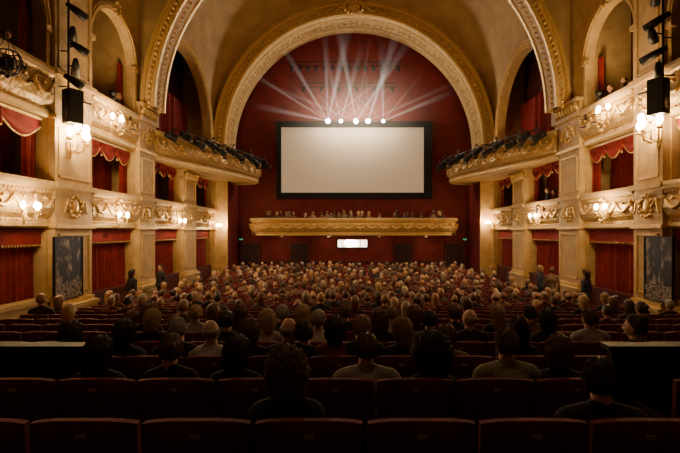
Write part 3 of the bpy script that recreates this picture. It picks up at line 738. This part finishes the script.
def hand_mesh():
    m=MB(); m.sphere((0,.045,0),(.040,.050,.016),SKIN,14,10); m.caps((0,-.03,0),(0,.01,0),.026,.028,SKIN,10)
    for i,(x,L_) in enumerate(((-.030,.060),(-.010,.070),(.010,.066),(.029,.052))):
        a=(x,.08,.002); b=(x*1.15,.08+L_*.5,-.004); c=(x*1.2,.08+L_*.9,-.028); m.caps(a,b,.0095,.0088,SKIN,8); m.caps(b,c,.0088,.0075,SKIN,8)
    m.caps((-.032,.02,0),(-.058,.055,-.010),.013,.010,SKIN,8); m.caps((-.058,.055,-.010),(-.060,.085,-.020),.010,.0085,SKIN,8)
    return remesh(m,.0045,'hand',2)
HAND=hand_mesh(); BODY={w:remesh(body_prims(w),.017,'seated_body') for w in(.88,1.0,1.12)}
HEAD=head_mb().mesh('head'); HM={k:hair_mb(k).mesh('hair_'+k) for k in STY}
STANDB=remesh(body_prims(1.0,True),.017,'standing_body')
HC={'dk':(.085,.042,.022),'bk':(.03,.02,.015),'br':(.24,.11,.05),'lb':(.48,.27,.12),'gy':(.56,.48,.40),'bl':(.66,.44,.20),'rd':(.34,.11,.04)}
CC={'bk':(.035,.030,.030),'gy':(.48,.43,.38),'wh':(.80,.74,.65),'ol':(.40,.38,.25),'nv':(.05,.055,.09),'rd':(.28,.045,.03),'bn':(.26,.15,.09)}
def person(x,y,z,style,hc,cc,wd=1.0,rz=0,stand=False,sc=.955,tilt=0,name=None):
    e=col(bpy.data.objects.new(name or ('standing_person' if stand else 'seated_person'),None)); e.location=(x,y,z); e.scale=(sc,)*3; e.rotation_euler=(0,0,rz if stand else rz*.25)
    b=col(bpy.data.objects.new('body',STANDB if stand else BODY[wd])); b.parent=e; b.color=(*CC[cc],1)
    hz=1.585 if stand else 1.185; hy=.01 if stand else .195
    h=col(bpy.data.objects.new('head',HEAD)); h.parent=e; h.location=(0,hy,hz); h.rotation_euler=(tilt,random.uniform(-.08,.08),0 if stand else rz*.75)
    r=col(bpy.data.objects.new('hair',HM[style])); r.parent=h; r.color=(*HC[hc],1)
    for s in(-1,1):
        hd=col(bpy.data.objects.new('hand',HAND)); hd.parent=e
        if stand: hd.location=(s*.213*wd,.085,.83); hd.rotation_euler=(-PI/2+.2,s*.0,PI/2*s); hd.scale=(s*-1,1,1)
        else: hd.location=(s*.145,.465,.61); hd.rotation_euler=(-.15,0,s*.35); hd.scale=(s*1,1,1)
    return e
near=[
(0,288,'curly','br','bk',.88,-.06,.2),(0,600,'short','dk','bk',1.12,-.12,-.2),
(1,98,'long','dk','bk',.88,-.12,0),(1,172,'bun','br','bk',.88,-.08,.3),(1,235,'bob','dk','bk',.88,-.12,-.2),(1,367,'short','br','gy',1.12,-.07,.05),(1,432,'afro','dk','bk',.88,-.17,0),(1,508,'short','br','ol',1.12,-.02,.15),(1,557,'bob','br','bk',.88,-.11,-.5),
(2,70,'long','dk','bk',.88,-.08,0),(2,124,'bob','dk','nv',.88,-.05,0),(2,178,'crop','gy','bk',1.0,-.0,.2),(2,211,'bald','gy','wh',1.0,-.04,.1),(2,249,'bob','br','bk',.88,-.04,0),(2,305,'short','dk','bk',1.0,-.06,.3),(2,287,'bald','gy','nv',1.0,-.01,-.3),(2,362,'short','lb','bk',1.0,.02,0),(2,404,'bob','lb','bk',.88,-.03,.2),(2,447,'short','br','bn',1.0,-.12,0),(2,520,'long','dk','bk',.88,-.02,.4),(2,640,'short','dk','bk',1.0,.03,.8),(2,335,'bob','dk','rd',.88,-.0,0),
(3,130,'short','br','nv',1.0,-.02,0),(3,152,'bob','bl','bk',.88,0,0),(3,226,'short','dk','bk',1.0,-.02,0),(3,268,'bob','bl','gy',.88,0,.3),(3,318,'short','gy','wh',1.0,.0,0),(3,380,'long','br','bk',.88,0,0),(3,472,'bald','bl','bk',1.0,.02,.5),(3,430,'short','dk','nv',1.0,0,0),(3,548,'bob','dk','bk',.88,0,0),(3,591,'short','br','gy',1.0,.03,.2),
(4,148,'bob','br','bk',.88,0,0),(4,196,'short','bl','gy',1.0,0,.2),(4,240,'long','br','bn',.88,0,0),(4,282,'short','gy','nv',1.0,0,0),(4,302,'bob','bl','bk',.88,0,0),(4,345,'short','br','bk',1.0,.02,0),(4,392,'crop','lb','gy',1.0,0,0),(4,415,'bob','rd','bk',.88,0,0),(4,455,'short','br','nv',1.0,0,0),(4,498,'long','bl','bk',.88,0,0),(4,530,'short','dk','bn',1.0,0,0)]
for (k,px,st,hc,cc,wd,dz,rz) in near:
    y=rowY[k]; hy=y+.2; person(X_at(px,hy),y+.03,FL(y)+dz*.6,st,hc,cc,wd,rz)
for s,px,Y,st,hc,cc,rz in((-1,161,17.0,'short','dk','bk',2.6),(1,586,14.4,'curly','br','nv',.6),(1,552,15.6,'short','br','bn',-.8),(1,540,16.4,'bob','bl','nv',.9),(-1,132,14.6,'bob','dk','bk',-.6)):
    x=X_at(px,Y); x=max(-W+.55,min(W-.55,x)); person(x,Y,FL(Y),st,hc,cc,1.0,rz,True,1.03)
def crowd_mesh(wd,st):
    m=MB(); me=remesh(body_prims(wd,mat=CLOTHR),.035,'b',3)
    m.add([v.co[:] for v in me.vertices],[list(p.vertices) for p in me.polygons],CLOTHR,True)
    h=head_mb(20,14,False); hh=hair_mb(st,22,16,False,HAIRR)
    for q in(h,hh):
        o=len(m.v); m.v+= [(x,y+.195,z+1.185) for x,y,z in q.v]
        for fc,mi in zip(q.f,q.m):
            m.f.append([i+o for i in fc]); m.m.append(m.mi(q.mats[mi])); m.s.append(True)
    return m.mesh('audience_member')
CM=[crowd_mesh(w,st) for w,st in((1.0,'short'),(.88,'bob'),(1.0,'crop'),(.88,'long'),(1.12,'short'),(.88,'curly'),(1.0,'bald'),(.88,'bun'))]
aud=col(bpy.data.objects.new('seated_audience',None))
def put(x,y,z,rz,par=aud):
    o=col(bpy.data.objects.new('audience_member',random.choice(CM))); o.location=(x,y,z); o.rotation_euler=(random.uniform(-.05,.03),random.uniform(-.05,.05),rz); q=random.uniform(.91,1.0); o.scale=(q,q,q); o.parent=par
for k in range(5,NR):
    y=rowY[k]; off=(k%2)*.2; n=int((13.2-off)/PITCH)
    p=.26 if y<8 else .5 if y<10.5 else .78 if y<13 else .93
    for i in range(n):
        x=-6.6+off+PITCH*(i+.5)
        if y<9 and abs(x)>4.5 and random.random()<.6: continue
        if random.random()<p: put(x+random.uniform(-.04,.04),y+.03,FL(y),random.gauss(0,.25))
bala=col(bpy.data.objects.new('balcony_audience',None))
for i in range(20):
    if random.random()<.85: put(-5.3+i*.56,27.45+.1*random.random(),zb0+.2,random.gauss(0,.4),bala)
for i in range(20):
    if random.random()<.7: put(-5.3+i*.56+.2,28.25,zb0+.34,random.gauss(0,.4),bala)
boxa=col(bpy.data.objects.new('box_audience',None))
for x,y,z,r in((W+.38,15.5,B0+.62,1.0),(W+.38,14.85,B0+.62,1.1),(W+.38,14.1,B0+.62,.8),(W+.3,19.5,A1-.72,1.2),(W+.3,18.9,A1-.75,.9),(-W-.38,15.8,B0+.62,-1),(-W-.38,10.7,B0+.62,-1),(W-.9,24,6.35,.9),(W-1.0,22.6,6.3,.8),(W-1.2,25,6.3,.6),(-W+.8,23.5,6.35,-.9),(-W+1.1,24.8,6.35,-.7)):
    put(x,y,z,r,boxa)
# ---------------------------------------------------------------- world & camera
w=bpy.data.worlds.new('world'); bpy.context.scene.world=w; w.use_nodes=True
w.node_tree.nodes['Background'].inputs[0].default_value=(1,.58,.32,1); w.node_tree.nodes['Background'].inputs[1].default_value=.035
cam=bpy.data.cameras.new('camera'); co=col(bpy.data.objects.new('camera',cam)); co.location=(CX,0,ZC); co.rotation_euler=(PI/2,0,0)
cam.lens=24; cam.sensor_width=36; cam.shift_x=-11/680; cam.shift_y=5.5/680; cam.clip_end=200
bpy.context.scene.camera=co
